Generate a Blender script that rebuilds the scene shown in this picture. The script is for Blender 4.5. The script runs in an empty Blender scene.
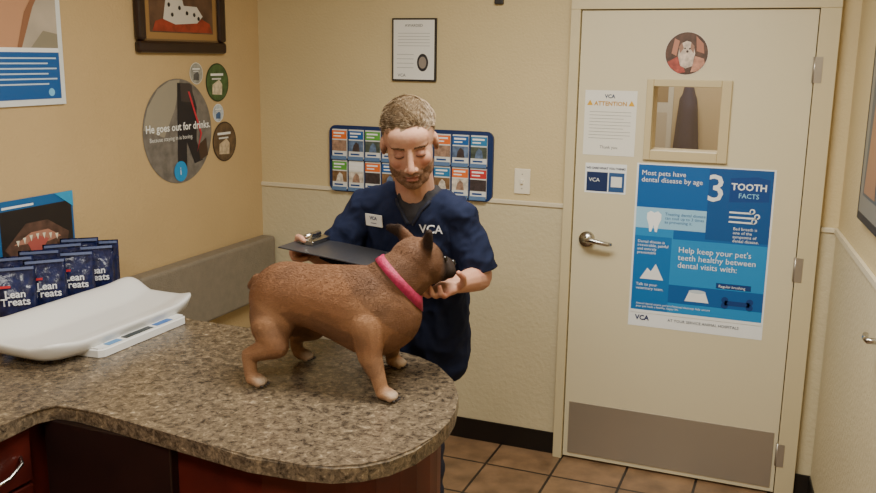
import bpy, bmesh, math, random
from mathutils import Vector, Matrix, noise
from mathutils.bvhtree import BVHTree
random.seed(7)
SC=bpy.context.scene
COL=bpy.context.collection
# ------------------------------------------------------------------ helpers
def lin(c):
    return tuple(((v/255)/12.92 if v/255<=.04045 else ((v/255+.055)/1.055)**2.4) for v in c)
MC={}
def M(rgb,rough=.6,metal=0,spec=.5,bump=0,bscale=100,var=0,vscale=8,name=None):
    key=(rgb,rough,metal,spec,bump,bscale,var,vscale)
    if key in MC: return MC[key]
    m=bpy.data.materials.new(name or "mat_%d_%d_%d"%rgb); m.use_nodes=True
    nt=m.node_tree; b=nt.nodes["Principled BSDF"]
    c=lin(rgb)
    b.inputs["Base Color"].default_value=(*c,1); b.inputs["Roughness"].default_value=rough
    b.inputs["Metallic"].default_value=metal; b.inputs["Specular IOR Level"].default_value=spec
    tc=nt.nodes.new("ShaderNodeTexCoord")
    if var:
        n=nt.nodes.new("ShaderNodeTexNoise"); n.inputs["Scale"].default_value=vscale; n.inputs["Detail"].default_value=5
        nt.links.new(tc.outputs["Object"],n.inputs["Vector"])
        r=nt.nodes.new("ShaderNodeValToRGB")
        r.color_ramp.elements[0].position=.3; r.color_ramp.elements[1].position=.7
        r.color_ramp.elements[0].color=(*[x*(1-var) for x in c],1); r.color_ramp.elements[1].color=(*[min(1,x*(1+var)) for x in c],1)
        nt.links.new(n.outputs["Fac"],r.inputs["Fac"]); nt.links.new(r.outputs[0],b.inputs["Base Color"])
    if bump:
        n=nt.nodes.new("ShaderNodeTexNoise"); n.inputs["Scale"].default_value=bscale; n.inputs["Detail"].default_value=4
        nt.links.new(tc.outputs["Object"],n.inputs["Vector"])
        bp=nt.nodes.new("ShaderNodeBump"); bp.inputs["Strength"].default_value=bump; bp.inputs["Distance"].default_value=.01
        nt.links.new(n.outputs["Fac"],bp.inputs["Height"]); nt.links.new(bp.outputs[0],b.inputs["Normal"])
    MC[key]=m; return m
def vcmat(name,rough=.6,bump=.3,bscale=200,stretch=(1,1,1),spec=.3,var=.25,sss=0):
    m=bpy.data.materials.new(name); m.use_nodes=True; nt=m.node_tree; b=nt.nodes["Principled BSDF"]
    a=nt.nodes.new("ShaderNodeAttribute"); a.attribute_name="Col"
    tc=nt.nodes.new("ShaderNodeTexCoord"); mp=nt.nodes.new("ShaderNodeMapping"); mp.inputs["Scale"].default_value=stretch
    nt.links.new(tc.outputs["Object"],mp.inputs[0])
    n=nt.nodes.new("ShaderNodeTexNoise"); n.inputs["Scale"].default_value=bscale; n.inputs["Detail"].default_value=4
    nt.links.new(mp.outputs[0],n.inputs["Vector"])
    mr=nt.nodes.new("ShaderNodeMapRange"); mr.inputs[1].default_value=.3; mr.inputs[2].default_value=.7; mr.inputs[3].default_value=1-var; mr.inputs[4].default_value=1+var
    nt.links.new(n.outputs["Fac"],mr.inputs[0])
    mx=nt.nodes.new("ShaderNodeVectorMath"); mx.operation='SCALE'
    nt.links.new(a.outputs["Color"],mx.inputs[0]); nt.links.new(mr.outputs[0],mx.inputs["Scale"])
    nt.links.new(mx.outputs[0],b.inputs["Base Color"])
    if bump:
        bp=nt.nodes.new("ShaderNodeBump"); bp.inputs["Strength"].default_value=bump; bp.inputs["Distance"].default_value=.004
        nt.links.new(n.outputs["Fac"],bp.inputs["Height"]); nt.links.new(bp.outputs[0],b.inputs["Normal"])
    b.inputs["Roughness"].default_value=rough; b.inputs["Specular IOR Level"].default_value=spec
    if sss: b.inputs["Subsurface Weight"].default_value=sss; b.inputs["Subsurface Scale"].default_value=.01
    return m
def root(name,loc=(0,0,0),rz=0):
    e=bpy.data.objects.new(name,None); e.location=loc; e.rotation_euler=(0,0,rz); e.empty_display_size=.05
    COL.objects.link(e); return e
def obj(name,me,mat=None,parent=None,world=True,smooth=False):
    o=bpy.data.objects.new(name,me); COL.objects.link(o)
    if mat: me.materials.append(mat)
    if smooth:
        for p in me.polygons: p.use_smooth=True
    if parent:
        o.parent=parent
        if world:
            o.matrix_parent_inverse=(Matrix.Translation(parent.location)@Matrix.Rotation(parent.rotation_euler.z,4,'Z')).inverted()
    return o
def fin(bm,name,mat,parent,world=True,smooth=False):
    me=bpy.data.meshes.new(name); bmesh.ops.recalc_face_normals(bm,faces=bm.faces); bm.to_mesh(me); bm.free()
    return obj(name,me,mat,parent,world,smooth)
def box(name,lo,hi,mat,parent=None,world=True,bev=0,seg=2):
    bm=bmesh.new(); bmesh.ops.create_cube(bm,size=1)
    lo=Vector(lo); hi=Vector(hi)
    for v in bm.verts: v.co=Vector(((v.co.x+.5)*(hi.x-lo.x)+lo.x,(v.co.y+.5)*(hi.y-lo.y)+lo.y,(v.co.z+.5)*(hi.z-lo.z)+lo.z))
    if bev: bmesh.ops.bevel(bm,geom=bm.edges[:],offset=bev,segments=seg,affect='EDGES',profile=.5)
    return fin(bm,name,mat,parent,world)
def prism(name,pts,z0,z1,mat,parent,world=True,bev=0,axis='z'):
    bm=bmesh.new(); 
    f=lambda p,z:(p[0],p[1],z) if axis=='z' else (p[0],z,p[1])
    a=[bm.verts.new(f(p,z0)) for p in pts]; b=[bm.verts.new(f(p,z1)) for p in pts]
    bm.faces.new(a); bm.faces.new(b[::-1])
    for i in range(len(pts)):
        j=(i+1)%len(pts); bm.faces.new((a[i],b[i],b[j],a[j]))
    if bev:
        ed=[e for e in bm.edges if (e.verts[0] in b and e.verts[1] in b)]
        bmesh.ops.bevel(bm,geom=ed,offset=bev,segments=3,affect='EDGES')
    return fin(bm,name,mat,parent,world)
def tube(name,pts,r,mat,parent,world=True,res=8,rs=None,closed=False):
    bm=bmesh.new(); rings=[]
    P=[Vector(p) for p in pts]; n=len(P)
    for i,p in enumerate(P):
        t=(P[(i+1)%n]-P[i-1]) if closed else (P[min(i+1,n-1)]-P[max(i-1,0)])
        t.normalize(); u=t.orthogonal() if i==0 else (pu-t*pu.dot(t)); u.normalize(); pu=u; w=t.cross(u)
        rr=rs[i] if rs else r
        rings.append([bm.verts.new(p+rr*(math.cos(a)*u+math.sin(a)*w)) for a in [2*math.pi*k/res for k in range(res)]])
    for i in range(n if closed else n-1):
        A=rings[i];B=rings[(i+1)%n]
        for k in range(res): bm.faces.new((A[k],A[(k+1)%res],B[(k+1)%res],B[k]))
    if not closed: bm.faces.new(rings[0][::-1]); bm.faces.new(rings[-1])
    return fin(bm,name,mat,parent,world,True)
def ell(name,c,r,mat,parent,world=True,rot=None,seg=24):
    bm=bmesh.new(); bmesh.ops.create_uvsphere(bm,u_segments=seg,v_segments=seg//2,radius=1)
    mt=Matrix.Translation(c)@(rot.to_4x4() if rot else Matrix())@Matrix.Diagonal((*r,1))
    bmesh.ops.transform(bm,matrix=mt,verts=bm.verts)
    return fin(bm,name,mat,parent,world,True)
class Blob:
    def __init__(s,xf=None): s.bm=bmesh.new(); s.xf=xf or Matrix()
    def e(s,c,r,rot=None,sub=3,raw=False):
        if not isinstance(r,(tuple,list)): r=(r,r,r)
        mt=Matrix.Translation(c)@(rot.to_4x4() if rot else Matrix())@Matrix.Diagonal((*r,1))
        if not raw: mt=s.xf@mt
        bmesh.ops.create_icosphere(s.bm,subdivisions=sub,radius=1,matrix=mt)
    def c(s,*pr,raw=False,k=.3,sub=2):
        pr=[(Vector(p),r) for p,r in pr]
        for (a,ra),(b,rb) in zip(pr,pr[1:]):
            d=(b-a).length; n=max(2,int(d/(min(ra,rb)*k)))
            for i in range(n+1):
                t=i/n; s.e(a.lerp(b,t),ra+(rb-ra)*t,sub=sub,raw=raw)
    def chain(s,L,steps=6):
        """ellipsoids swept along a smooth spine"""
        L=[(Vector(c),Vector(r)) for c,r in L]; n=len(L)
        def cr(p0,p1,p2,p3,t): return .5*((2*p1)+(p2-p0)*t+(2*p0-5*p1+4*p2-p3)*t*t+(3*p1-p0-3*p2+p3)*t**3)
        for i in range(n-1):
            q=[L[max(i-1,0)],L[i],L[i+1],L[min(i+2,n-1)]]
            for k in range(steps+(1 if i==n-2 else 0)):
                t=k/steps; s.e(cr(*[x[0] for x in q],t),tuple(cr(*[x[1] for x in q],t)),sub=3)
    def mesh(s,vox,sm=4,fac=.5,disp=None):
        me=bpy.data.meshes.new("tmp"); s.bm.to_mesh(me); s.bm.free()
        o=bpy.data.objects.new("tmp",me); COL.objects.link(o)
        r=o.modifiers.new("r",'REMESH'); r.mode='VOXEL'; r.voxel_size=vox; r.adaptivity=0
        if sm: q=o.modifiers.new("s",'SMOOTH'); q.factor=fac; q.iterations=sm
        dg=bpy.context.evaluated_depsgraph_get(); dg.update()
        out=bpy.data.meshes.new_from_object(o.evaluated_get(dg))
        bpy.data.objects.remove(o); bpy.data.meshes.remove(me)
        if disp:
            ns=[v.normal.copy() for v in out.vertices]
            for v,n in zip(out.vertices,ns): v.co=v.co+n*disp(v.co,n)
        return out
def paint(me,fn):
    at=me.color_attributes.new("Col",'FLOAT_COLOR','POINT')
    for i,v in enumerate(me.vertices):
        c=fn(v.co,v.normal); at.data[i].color=(*c,1)
def mixc(a,b,t):
    t=max(0,min(1,t)); return tuple(x+(y-x)*t for x,y in zip(a,b))
def sst(a,b,x):
    t=max(0,min(1,(x-a)/(b-a))); return t*t*(3-2*t)
def bvh(me): return BVHTree.FromPolygons([v.co.copy() for v in me.vertices],[tuple(p.vertices) for p in me.polygons])
def tufts(name,samples,mat,parent,cols=False):
    V=[];Fc=[];C_=[]
    for s in samples:
        p,n,d,L,w=s[:5]
        t1=d.cross(n); t1=(t1 if t1.length>1e-4 else d.orthogonal()).normalized()*w
        lift=s[6] if len(s)>6 else .35
        p0=p-n*.002; mid=p+n*L*lift+d*L*.45+n*.0006; tip=p+n*L*lift*.9+d*L
        k=len(V)
        V+= [p0-t1,p0+t1,mid+t1*.7,mid-t1*.7,tip,p0+n*w,mid+n*w*.9]
        for f in ((0,1,2,3),(3,2,4),(1,5,6,2),(5,0,3,6),(2,6,4),(6,3,4)): Fc.append(tuple(k+i for i in f))
        if cols: C_+=[s[5]]*7
    me=bpy.data.meshes.new(name); me.from_pydata(V,[],Fc)
    if cols:
        at=me.color_attributes.new("Col",'FLOAT_COLOR','POINT')
        for i,c in enumerate(C_): at.data[i].color=(*c,1)
    return obj(name,me,mat,parent)

class Panel:
    """flat printed thing hung on a wall: local X right, Z up, faces -Y"""
    def __init__(s,name,loc,rz): s.r=root(name,loc,rz); s.k=0; s.base=0
    def rect(s,x0,z0,x1,z1,c,l=1,name=None,rough=.45):
        s.k+=1; y=-s.base-l*.0007
        me=bpy.data.meshes.new("p"); me.from_pydata([(x0,y,z0),(x1,y,z0),(x1,y,z1),(x0,y,z1)],[],[(0,1,2,3)])
        return obj(name or "print_%d"%s.k,me,c if not isinstance(c,tuple) else M(c,rough),s.r,False)
    def poly(s,pts,c,l=1,rough=.45,name=None):
        s.k+=1; y=-s.base-l*.0007
        me=bpy.data.meshes.new("p"); me.from_pydata([(p[0],y,p[1]) for p in pts],[],[tuple(range(len(pts)))])
        return obj(name or "print_%d"%s.k,me,c if not isinstance(c,tuple) else M(c,rough),s.r,False)
    def circ(s,cx,cz,r,c,l=1,ry=None,a0=0,a1=360,n=40):
        ry=ry or r
        return s.poly([(cx+r*math.cos(math.radians(a0+(a1-a0)*i/n)),cz+ry*math.sin(math.radians(a0+(a1-a0)*i/n))) for i in range(n if a1-a0==360 else n+1)],c,l)
    def text(s,t,x,z,size,c,l=3,al='LEFT',bold=0):
        s.k+=1
        cu=bpy.data.curves.new("t","FONT"); cu.body=t; cu.size=size; cu.align_x=al; cu.space_line=.95; cu.offset=bold; cu.resolution_u=2
        o=bpy.data.objects.new("t",cu); COL.objects.link(o)
        dg=bpy.context.evaluated_depsgraph_get(); dg.update()
        me=bpy.data.meshes.new_from_object(o.evaluated_get(dg)); bpy.data.objects.remove(o)
        me.materials.clear()
        y=-s.base-l*.0007
        for v in me.vertices: v.co=Vector((x+v.co.x,y,z+v.co.y))
        return obj("lettering_%d"%s.k,me,M(c,.5) ,s.r,False)
    def slab(s,x0,z0,x1,z1,t,c,bev=.001,rough=.5,name="board"):
        s.base=t
        return box(name,(x0,-t,z0),(x1,-.0005,z1),c if not isinstance(c,tuple) else M(c,rough),s.r,False,bev)

LX=-2.54; BY=3.9
# ------------------------------------------------------------------ camera
ps=math.radians(21.9); th=math.radians(11.9); ro=.0136
fh=Vector((-math.sin(ps),math.cos(ps),0))
F=Vector((fh.x*math.cos(th),fh.y*math.cos(th),-math.sin(th)))
R0=Vector((math.cos(ps),math.sin(ps),0)); U0=R0.cross(F)
R=(R0+ro*U0).normalized(); U=(U0-ro*R0).normalized()
cd=bpy.data.cameras.new("camera"); cd.sensor_width=36; cd.lens=36*900/876; cd.clip_start=.02
co=bpy.data.objects.new("camera",cd); COL.objects.link(co)
mw=Matrix.Identity(4)
for i in range(3): mw[i][0]=R[i]; mw[i][1]=U[i]; mw[i][2]=-F[i]
mw.translation=(0,0,1.83); co.matrix_world=mw; SC.camera=co
# ------------------------------------------------------------------ room
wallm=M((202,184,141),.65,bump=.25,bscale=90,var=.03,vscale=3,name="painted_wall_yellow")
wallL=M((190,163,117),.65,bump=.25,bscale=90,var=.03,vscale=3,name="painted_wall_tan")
wains=M((200,188,154),.5,bump=.3,bscale=60,var=.02,vscale=5,name="wainscot_panel")
trimm=M((212,202,174),.4,name="trim_paint")
ceilm=M((225,222,212),.8,bump=.3,bscale=40,name="ceiling_tile")
def xr(y): return .164+.10*(BY-y)
YF=-1.4; CH=2.62
WX0,WX1,WZ0,WZ1=-.596,-.320,1.456,1.724
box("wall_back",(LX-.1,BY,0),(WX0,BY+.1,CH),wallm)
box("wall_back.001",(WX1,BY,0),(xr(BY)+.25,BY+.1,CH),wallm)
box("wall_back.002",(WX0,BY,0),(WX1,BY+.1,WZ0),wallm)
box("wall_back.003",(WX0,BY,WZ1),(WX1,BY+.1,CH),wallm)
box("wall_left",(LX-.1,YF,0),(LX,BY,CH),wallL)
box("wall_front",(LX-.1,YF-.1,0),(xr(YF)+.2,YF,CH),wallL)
prism("wall_right",[(xr(BY),BY),(xr(YF),YF),(xr(YF)+.1,YF),(xr(BY)+.1,BY)],0,CH,wallm,None)
box("ceiling",(LX-.1,YF-.1,CH),(xr(YF)+.2,BY+.1,CH+.08),ceilm)
box("wall_hall",(-1.6,5.6,0),(.5,5.7,CH),M((196,176,140),.6)); box("wall_hall.001",(-1.7,BY+.1,0),(-1.6,5.7,CH),M((186,160,120),.6)); box("wall_hall.002",(.4,BY+.1,0),(.5,5.6,CH),M((186,160,120),.6))
box("ceiling.001",(-1.7,BY+.1,CH),(.5,5.7,CH+.08),ceilm)
fm=bpy.data.materials.new("floor_tile"); fm.use_nodes=True; nt=fm.node_tree; b=nt.nodes["Principled BSDF"]
tc=nt.nodes.new("ShaderNodeTexCoord"); br=nt.nodes.new("ShaderNodeTexBrick"); br.offset=0; br.squash=1
br.inputs["Scale"].default_value=1; br.inputs["Brick Width"].default_value=.305; br.inputs["Row Height"].default_value=.305
br.inputs["Mortar Size"].default_value=.006; br.inputs["Mortar"].default_value=(*lin((44,34,28)),1)
br.inputs["Color1"].default_value=(*lin((144,114,84)),1); br.inputs["Color2"].default_value=(*lin((126,98,72)),1)
nt.links.new(tc.outputs["Object"],br.inputs["Vector"])
n=nt.nodes.new("ShaderNodeTexNoise"); n.inputs["Scale"].default_value=9; n.inputs["Detail"].default_value=6; nt.links.new(tc.outputs["Object"],n.inputs["Vector"])
mr=nt.nodes.new("ShaderNodeMapRange"); mr.inputs[1].default_value=.3; mr.inputs[2].default_value=.7; mr.inputs[3].default_value=.55; mr.inputs[4].default_value=1.2; nt.links.new(n.outputs["Fac"],mr.inputs[0])
vm=nt.nodes.new("ShaderNodeVectorMath"); vm.operation='SCALE'; nt.links.new(br.outputs["Color"],vm.inputs[0]); nt.links.new(mr.outputs[0],vm.inputs["Scale"])
nt.links.new(vm.outputs[0],b.inputs["Base Color"]); b.inputs["Roughness"].default_value=.4
bp=nt.nodes.new("ShaderNodeBump"); bp.inputs["Strength"].default_value=.4; bp.inputs["Distance"].default_value=.004; bp.invert=True
nt.links.new(br.outputs["Fac"],bp.inputs["Height"]); nt.links.new(bp.outputs[0],b.inputs["Normal"])
box("floor",(LX-.1,YF-.1,-.08),(xr(YF)+.2,5.7,0),fm)
box("trim_1",(LX,BY-.006,.105),(-.957,BY,1.178),wains)
box("trim_2",(LX,BY-.014,1.176),(-.957,BY,1.196),trimm,bev=.003)
box("trim_3",(.098,BY-.006,.105),(xr(BY),BY,1.16),wains)
box("trim_4",(.098,BY-.014,1.158),(xr(BY),BY,1.178),trimm,bev=.003)
prism("trim_5",[(xr(BY)-.006,BY-.014),(xr(YF)-.006,YF),(xr(YF),YF),(xr(BY),BY-.014)],.105,1.16,wains,None)
prism("trim_6",[(xr(BY)-.014,BY-.014),(xr(YF)-.014,YF),(xr(YF),YF),(xr(BY),BY-.014)],1.158,1.178,trimm,None)
bbm=M((24,20,18),.35,name="black_vinyl_base")
box("baseboard_back",(LX,BY-.012,0),(-.957,BY,.105),bbm,bev=.002)
box("baseboard_back.001",(.098,BY-.012,0),(xr(BY),BY,.105),bbm,bev=.002)
prism("baseboard_right",[(xr(BY)-.012,BY-.013),(xr(YF)-.012,YF),(xr(YF),YF),(xr(BY),BY-.013)],0,.105,bbm,None)
# ------------------------------------------------------------------ door
D=root("door_1",(-.45,3.88,0))
doorm=M((210,200,168),.42,bump=.06,bscale=30,name="door_paint")
frm=M((202,189,152),.4,name="door_frame_paint")
box("leaf_left",(-.912,3.872,.012),(WX0,3.899,2.03),doorm,D)
box("leaf_right",(WX1,3.872,.012),(.016,3.899,2.03),doorm,D)
box("leaf_bottom",(WX0,3.872,.012),(WX1,3.899,WZ0),doorm,D)
box("leaf_top",(WX0,3.872,WZ1),(WX1,3.899,2.03),doorm,D)
box("jamb_left",(-.957,3.855,0),(-.916,3.899,2.034),frm,D,bev=.002)
box("jamb_right",(.020,3.855,0),(.096,3.899,2.034),frm,D,bev=.002)
box("head_jamb",(-.957,3.855,2.0342),(.096,3.899,2.14),frm,D,bev=.002)
steel=M((172,164,150),.36,.65,name="brushed_steel")
box("kick_plate",(-.891,3.868,.032),(.0,3.8725,.282),steel,D,bev=.001)
for z in (1.80,1.0,.19):
    tube("hinge",[(.018,3.862,z-.05),(.018,3.862,z+.05)],.008,steel,D)
    box("hinge_leaf",(.018,3.853,z-.05),(.046,3.857,z+.05),steel,D)
wf=M((198,182,142),.4)
for nm,lo,hi in (("window_stop_l",(-.622,3.858,1.415),(-.594,3.873,1.752)),("window_stop_r",(-.322,3.858,1.415),(-.282,3.873,1.752)),
    ("window_stop_t",(-.594,3.858,1.722),(-.322,3.873,1.752)),("window_stop_b",(-.594,3.858,1.415),(-.322,3.873,1.458))):
    box(nm,lo,hi,wf,D,bev=.003)
gm=bpy.data.materials.new("window_glass"); gm.use_nodes=True; nt=gm.node_tree; nt.nodes.clear()
o_=nt.nodes.new("ShaderNodeOutputMaterial"); ms=nt.nodes.new("ShaderNodeMixShader"); tr=nt.nodes.new("ShaderNodeBsdfTransparent"); gl=nt.nodes.new("ShaderNodeBsdfGlossy"); gl.inputs["Roughness"].default_value=.03
ms.inputs[0].default_value=.12; nt.links.new(tr.outputs[0],ms.inputs[1]); nt.links.new(gl.outputs[0],ms.inputs[2]); nt.links.new(ms.outputs[0],o_.inputs[0])
box("window_pane",(WX0,3.880,WZ0),(WX1,3.884,WZ1),gm,D)
hp=Panel("hall_notice_board",(-1.02,5.598,1.22),0); hp.slab(0,0,.28,.62,.01,(206,202,186)); hp.rect(.03,.05,.25,.3,(190,180,160),1); hp.rect(.03,.36,.25,.58,(150,130,100),1)
hj=Blob(); hj.c(((-.645,5.53,1.66),.035),((-.64,5.52,1.55),.055),((-.645,5.52,1.35),.065),((-.65,5.52,1.05),.08)); hj.c(((-.67,5.53,1.60),.03),((-.70,5.52,1.2),.03)); hj.c(((-.62,5.53,1.60),.03),((-.585,5.52,1.2),.03))
HJ=root("hanging_jacket",(-.645,5.53,1.6)); obj("cloth",hj.mesh(.012,3),M((38,36,66),.8),HJ,smooth=True); tube("peg",[(-.645,5.598,1.70),(-.645,5.52,1.71)],.01,M((120,110,90),.4),HJ)
chrome=M((190,188,182),.22,1,name="satin_chrome")
tube("lever_rose",[(-.845,3.871,1.052),(-.845,3.853,1.052)],.034,chrome,D,res=24)
tube("lever_neck",[(-.845,3.855,1.052),(-.845,3.815,1.052)],.012,chrome,D,res=16)
tube("lever_handle",[(-.85,3.818,1.054),(-.82,3.813,1.056),(-.78,3.813,1.050),(-.745,3.818,1.044),(-.728,3.826,1.043)],.011,chrome,D,res=12,rs=[.012,.012,.011,.010,.007])
# ------------------------------------------------------------------ door prints
P=Panel("dental_poster",(-.645,3.8715,.682),0); W,H=.56,.718
navy=(8,56,118); blue=(12,92,162); cy=(28,134,196); wh=(232,236,236); lb=(150,200,230)
P.rect(0,0,W,H,wh,1)
P.rect(.008,.075,W-.008,H-.006,blue,2)
P.rect(.008,.075,W-.008,.40,cy,2.5); P.rect(.008,.40,.17,.44,cy,2.6)
P.rect(.30,.41,W-.008,H-.006,(10,78,142),2.6)
P.rect(.008,.44,.30,.53,lb,2.8)
P.rect(.008,.075,.165,.405,(16,108,174),2.7)
P.rect(.165,.12,W-.008,.20,(10,86,154),2.8)
P.text("Most pets have\ndental disease by age",.022,.668,.030,wh,4)
P.text("3",.290,.575,.16,wh,4,bold=.001)
P.poly([(.385,.575),(.54,.585),(.54,.675),(.49,.685),(.385,.675)],(6,64,132),3)
P.text("TOOTH",.390,.628,.039,wh,4,bold=.001); P.text("FACTS",.42,.595,.028,(150,215,245),4)
P.poly([(.055,.505),(.07,.515),(.085,.508),(.10,.515),(.115,.503),(.115,.48),(.105,.455),(.10,.425),(.092,.425),(.085,.455),(.076,.425),(.068,.425),(.064,.455),(.055,.48)],(245,248,248),4)
P.text("Treating dental disease\ncan cost up to 3 times\nas preventing it.",.13,.50,.018,(20,80,140),4)
for k,(z,l) in enumerate(((.53,.09),(.51,.11),(.49,.10))):
    P.rect(.39,z,.39+l,z+.007,wh,4); P.circ(.39+l,z+.012,.011,wh,4); P.circ(.39+l-.001,z+.012,.006,(10,78,142),4.5)
P.text("Bad breath is\none of the\nsymptoms of\ndental disease.",.41,.46,.018,wh,4)
P.text("Help keep your pet's\nteeth healthy between\ndental visits with:",.195,.345,.035,wh,4)
P.text("Dental disease is\nirreversible, painful\nand entirely\npreventable",.022,.375,.017,wh,4)
P.poly([(.04,.215),(.07,.265),(.085,.25),(.105,.285),(.13,.235),(.14,.215)],wh,4)
P.text("Talk to your\nveterinary team.",.025,.185,.018,wh,4)
P.poly([(.235,.135),(.335,.135),(.318,.18),(.252,.18)],wh,4); P.circ(.285,.18,.035,(190,205,215),4.2,ry=.008)
P.rect(.36,.205,.50,.228,navy,4); P.text("Regular brushing",.37,.21,.016,wh,5); P.rect(.40,.135,.50,.155,navy,4)
for a,c in ((.40,.157),(.40,.133),(.50,.157),(.50,.133)): P.circ(a,c,.014,navy,4)
P.text("Annual dental exams and professional cleanings help ensure\nyour pet leads a healthy, happy life.",.03,.10,.013,wh,4)
P.rect(.008,.062,W-.008,.075,wh,4); P.text("VCA",.03,.03,.03,(20,40,90),4,bold=.001)
P.text("AT YOUR SERVICE ANIMAL HOSPITALS",.17,.035,.017,(60,70,90),4)
P=Panel("attention_notice",(-.883,3.8715,1.423),0)
P.rect(0,0,.222,.277,(228,226,216),1); P.text("VCA",.085,.245,.022,(40,60,90),2,bold=.0007)
P.text("ATTENTION",.111,.213,.025,(190,140,30),2,'CENTER',bold=.0007)
for cx in (.022,.20): P.poly([(cx-.013,.213),(cx+.013,.213),(cx,.236)],(215,165,30),2)
for k in range(9): P.rect(.022,.185-k*.014,.20-.03*(k%3==2),.1865-k*.014,(120,120,118),2)
P.text("Thank you",.111,.03,.018,(80,80,80),2,'CENTER')
P=Panel("survey_card",(-.868,3.8715,1.258),0)
P.rect(0,0,.18,.13,wh,1); P.text("WE CARE WHAT YOU THINK!",.09,.105,.0125,(30,40,70),2,'CENTER',bold=.0005)
P.rect(.008,.008,.10,.092,(20,42,86),2); P.rect(.105,.008,.172,.092,(40,80,130),2); P.rect(.115,.03,.162,.075,(225,225,220),3); P.text("VCA",.018,.05,.024,wh,3)
P=Panel("dog_photo_decal",(-.472,3.8715,1.857),0)
P.circ(0,0,.087,(225,215,200),1); P.circ(0,0,.085,M((84,58,44),.5,var=.5,vscale=30),2)
P.poly([(-.075,-.035),(-.03,-.01),(.0,-.075),(-.03,-.08),(-.065,-.055)],M((160,72,60),.5,var=.4,vscale=50),3); P.poly([(.02,-.075),(.035,-.01),(.07,-.02),(.075,-.04),(.05,-.07)],M((190,136,112),.5,var=.3,vscale=40),3)
P.poly([(-.05,.06),(-.06,.0),(-.04,-.01),(-.03,.05)],(180,122,98),3); P.poly([(.035,.07),(.065,.04),(.07,.0),(.04,.01)],(170,112,88),3)
P.poly([(-.022,-.05),(-.034,-.01),(-.03,.02),(-.018,.042),(-.002,.05),(.014,.046),(.028,.03),(.034,0),(.026,-.05),(.0,-.06)],M((206,188,172),.5,var=.4,vscale=45),3.5)
P.poly([(-.032,.025),(-.02,.045),(-.012,.02),(-.026,.0)],(150,112,92),4); P.poly([(.03,.03),(.016,.044),(.014,.02),(.028,.0)],(150,112,92),4)
P.circ(-.007,.02,.0035,(50,38,34),5); P.circ(.012,.019,.0035,(50,38,34),5); P.circ(.003,.008,.005,(60,44,40),5)
# ------------------------------------------------------------------ back wall items
P=Panel("framed_certificate",(-1.805,BY-.001,1.718),0)
P.slab(0,0,.22,.284,.014,(30,26,24)); P.rect(.008,.008,.212,.276,(226,226,220),1)
P.text("AWARDED",.11,.245,.018,(70,70,70),2,'CENTER')
for k in range(5): P.rect(.03,.215-k*.014,.19,.217-k*.014,(160,160,160),2)
P.circ(.155,.085,.028,(40,40,44),2,ry=.040); P.circ(.155,.085,.019,(140,130,120),3,ry=.027)
for k in range(4): P.rect(.025,.12-k*.02,.11,.122-k*.02,(150,150,150),2)
P.text("VCA",.03,.02,.02,(60,60,60),2)
P=Panel("light_switch",(-1.197,BY-.001,1.226),0)
P.slab(0,0,.075,.115,.006,(226,218,196),bev=.003,name="plate"); box("toggle",(.032,-.018,.048),(.043,-.005,.068),M((232,226,208),.3),P.r,False,.002)
P.circ(.0375,.09,.003,(150,145,130),1); P.circ(.0375,.025,.003,(150,145,130),1)
P=Panel("brochure_rack",(-2.14,BY-.001,1.178),0)
pts=[]; w,h,r=.842,.322,.035
for cx,cz,a0 in ((w-r,r,-90),(w-r,h-r,0),(r,h-r,90),(r,r,180)):
    for k in range(7): a=math.radians(a0+15*k); pts.append((cx+r*math.cos(a),cz+r*math.sin(a)))
prism("board",pts,-.016,-.0005,M((16,44,92),.35),P.r,False,axis='y')
heads=[(90,160,60),(20,90,160),(225,110,40),(190,50,50),(235,235,230),(40,120,170),(120,80,140)]
hid=[[0,2],[4,1],[2,0],[1,4],[5,3],[3,0],[5,2],[2,1],[3,5]]
photos=[(120,90,60),(70,80,70),(200,190,175),(150,120,100),(60,50,50),(90,110,140)]
for i in range(9):
    for j in range(2):
        x=.022+i*.0895; z=.014+j*.150
        wd,hh=.078,.140
        box("pamphlet",(x,-.026,z),(x+wd,-.017,z+hh),M((215,216,212),.4),P.r,False)
        P.base=.026; hc_=heads[hid[i][j]]; pc=photos[(i*2+j*3)%6]
        P.rect(x,z+hh-.046,x+wd,z+hh-.006,hc_,1); P.rect(x,z+.036,x+wd,z+.088,M(pc,.5,var=.5,vscale=40),1)
        P.poly([(x+.02,z+.036),(x+.06,z+.036),(x+.055,z+.07),(x+.04,z+.082),(x+.026,z+.065)],M(photos[(i+j+2)%6],.5,var=.4,vscale=60),2)
        P.rect(x+.008,z+hh-.022,x+wd-.012,z+hh-.014,(240,240,240),2); P.rect(x+.008,z+hh-.036,x+wd-.03,z+hh-.030,(240,240,240),2)
        P.rect(x+.01,z+.018,x+wd-.02,z+.026,(30,70,130),1)
        box("pocket_lip",(x-.001,-.034,z-.006),(x+wd+.001,-.031,z+.012),M((90,120,160),.15),P.r,False)
box("sensor_body",(-1.31,BY-.02,2.06),(-1.27,BY-.001,2.082),M((40,38,36),.5),root("wall_sensor",(-1.29,BY-.01,2.07)),bev=.004)
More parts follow.
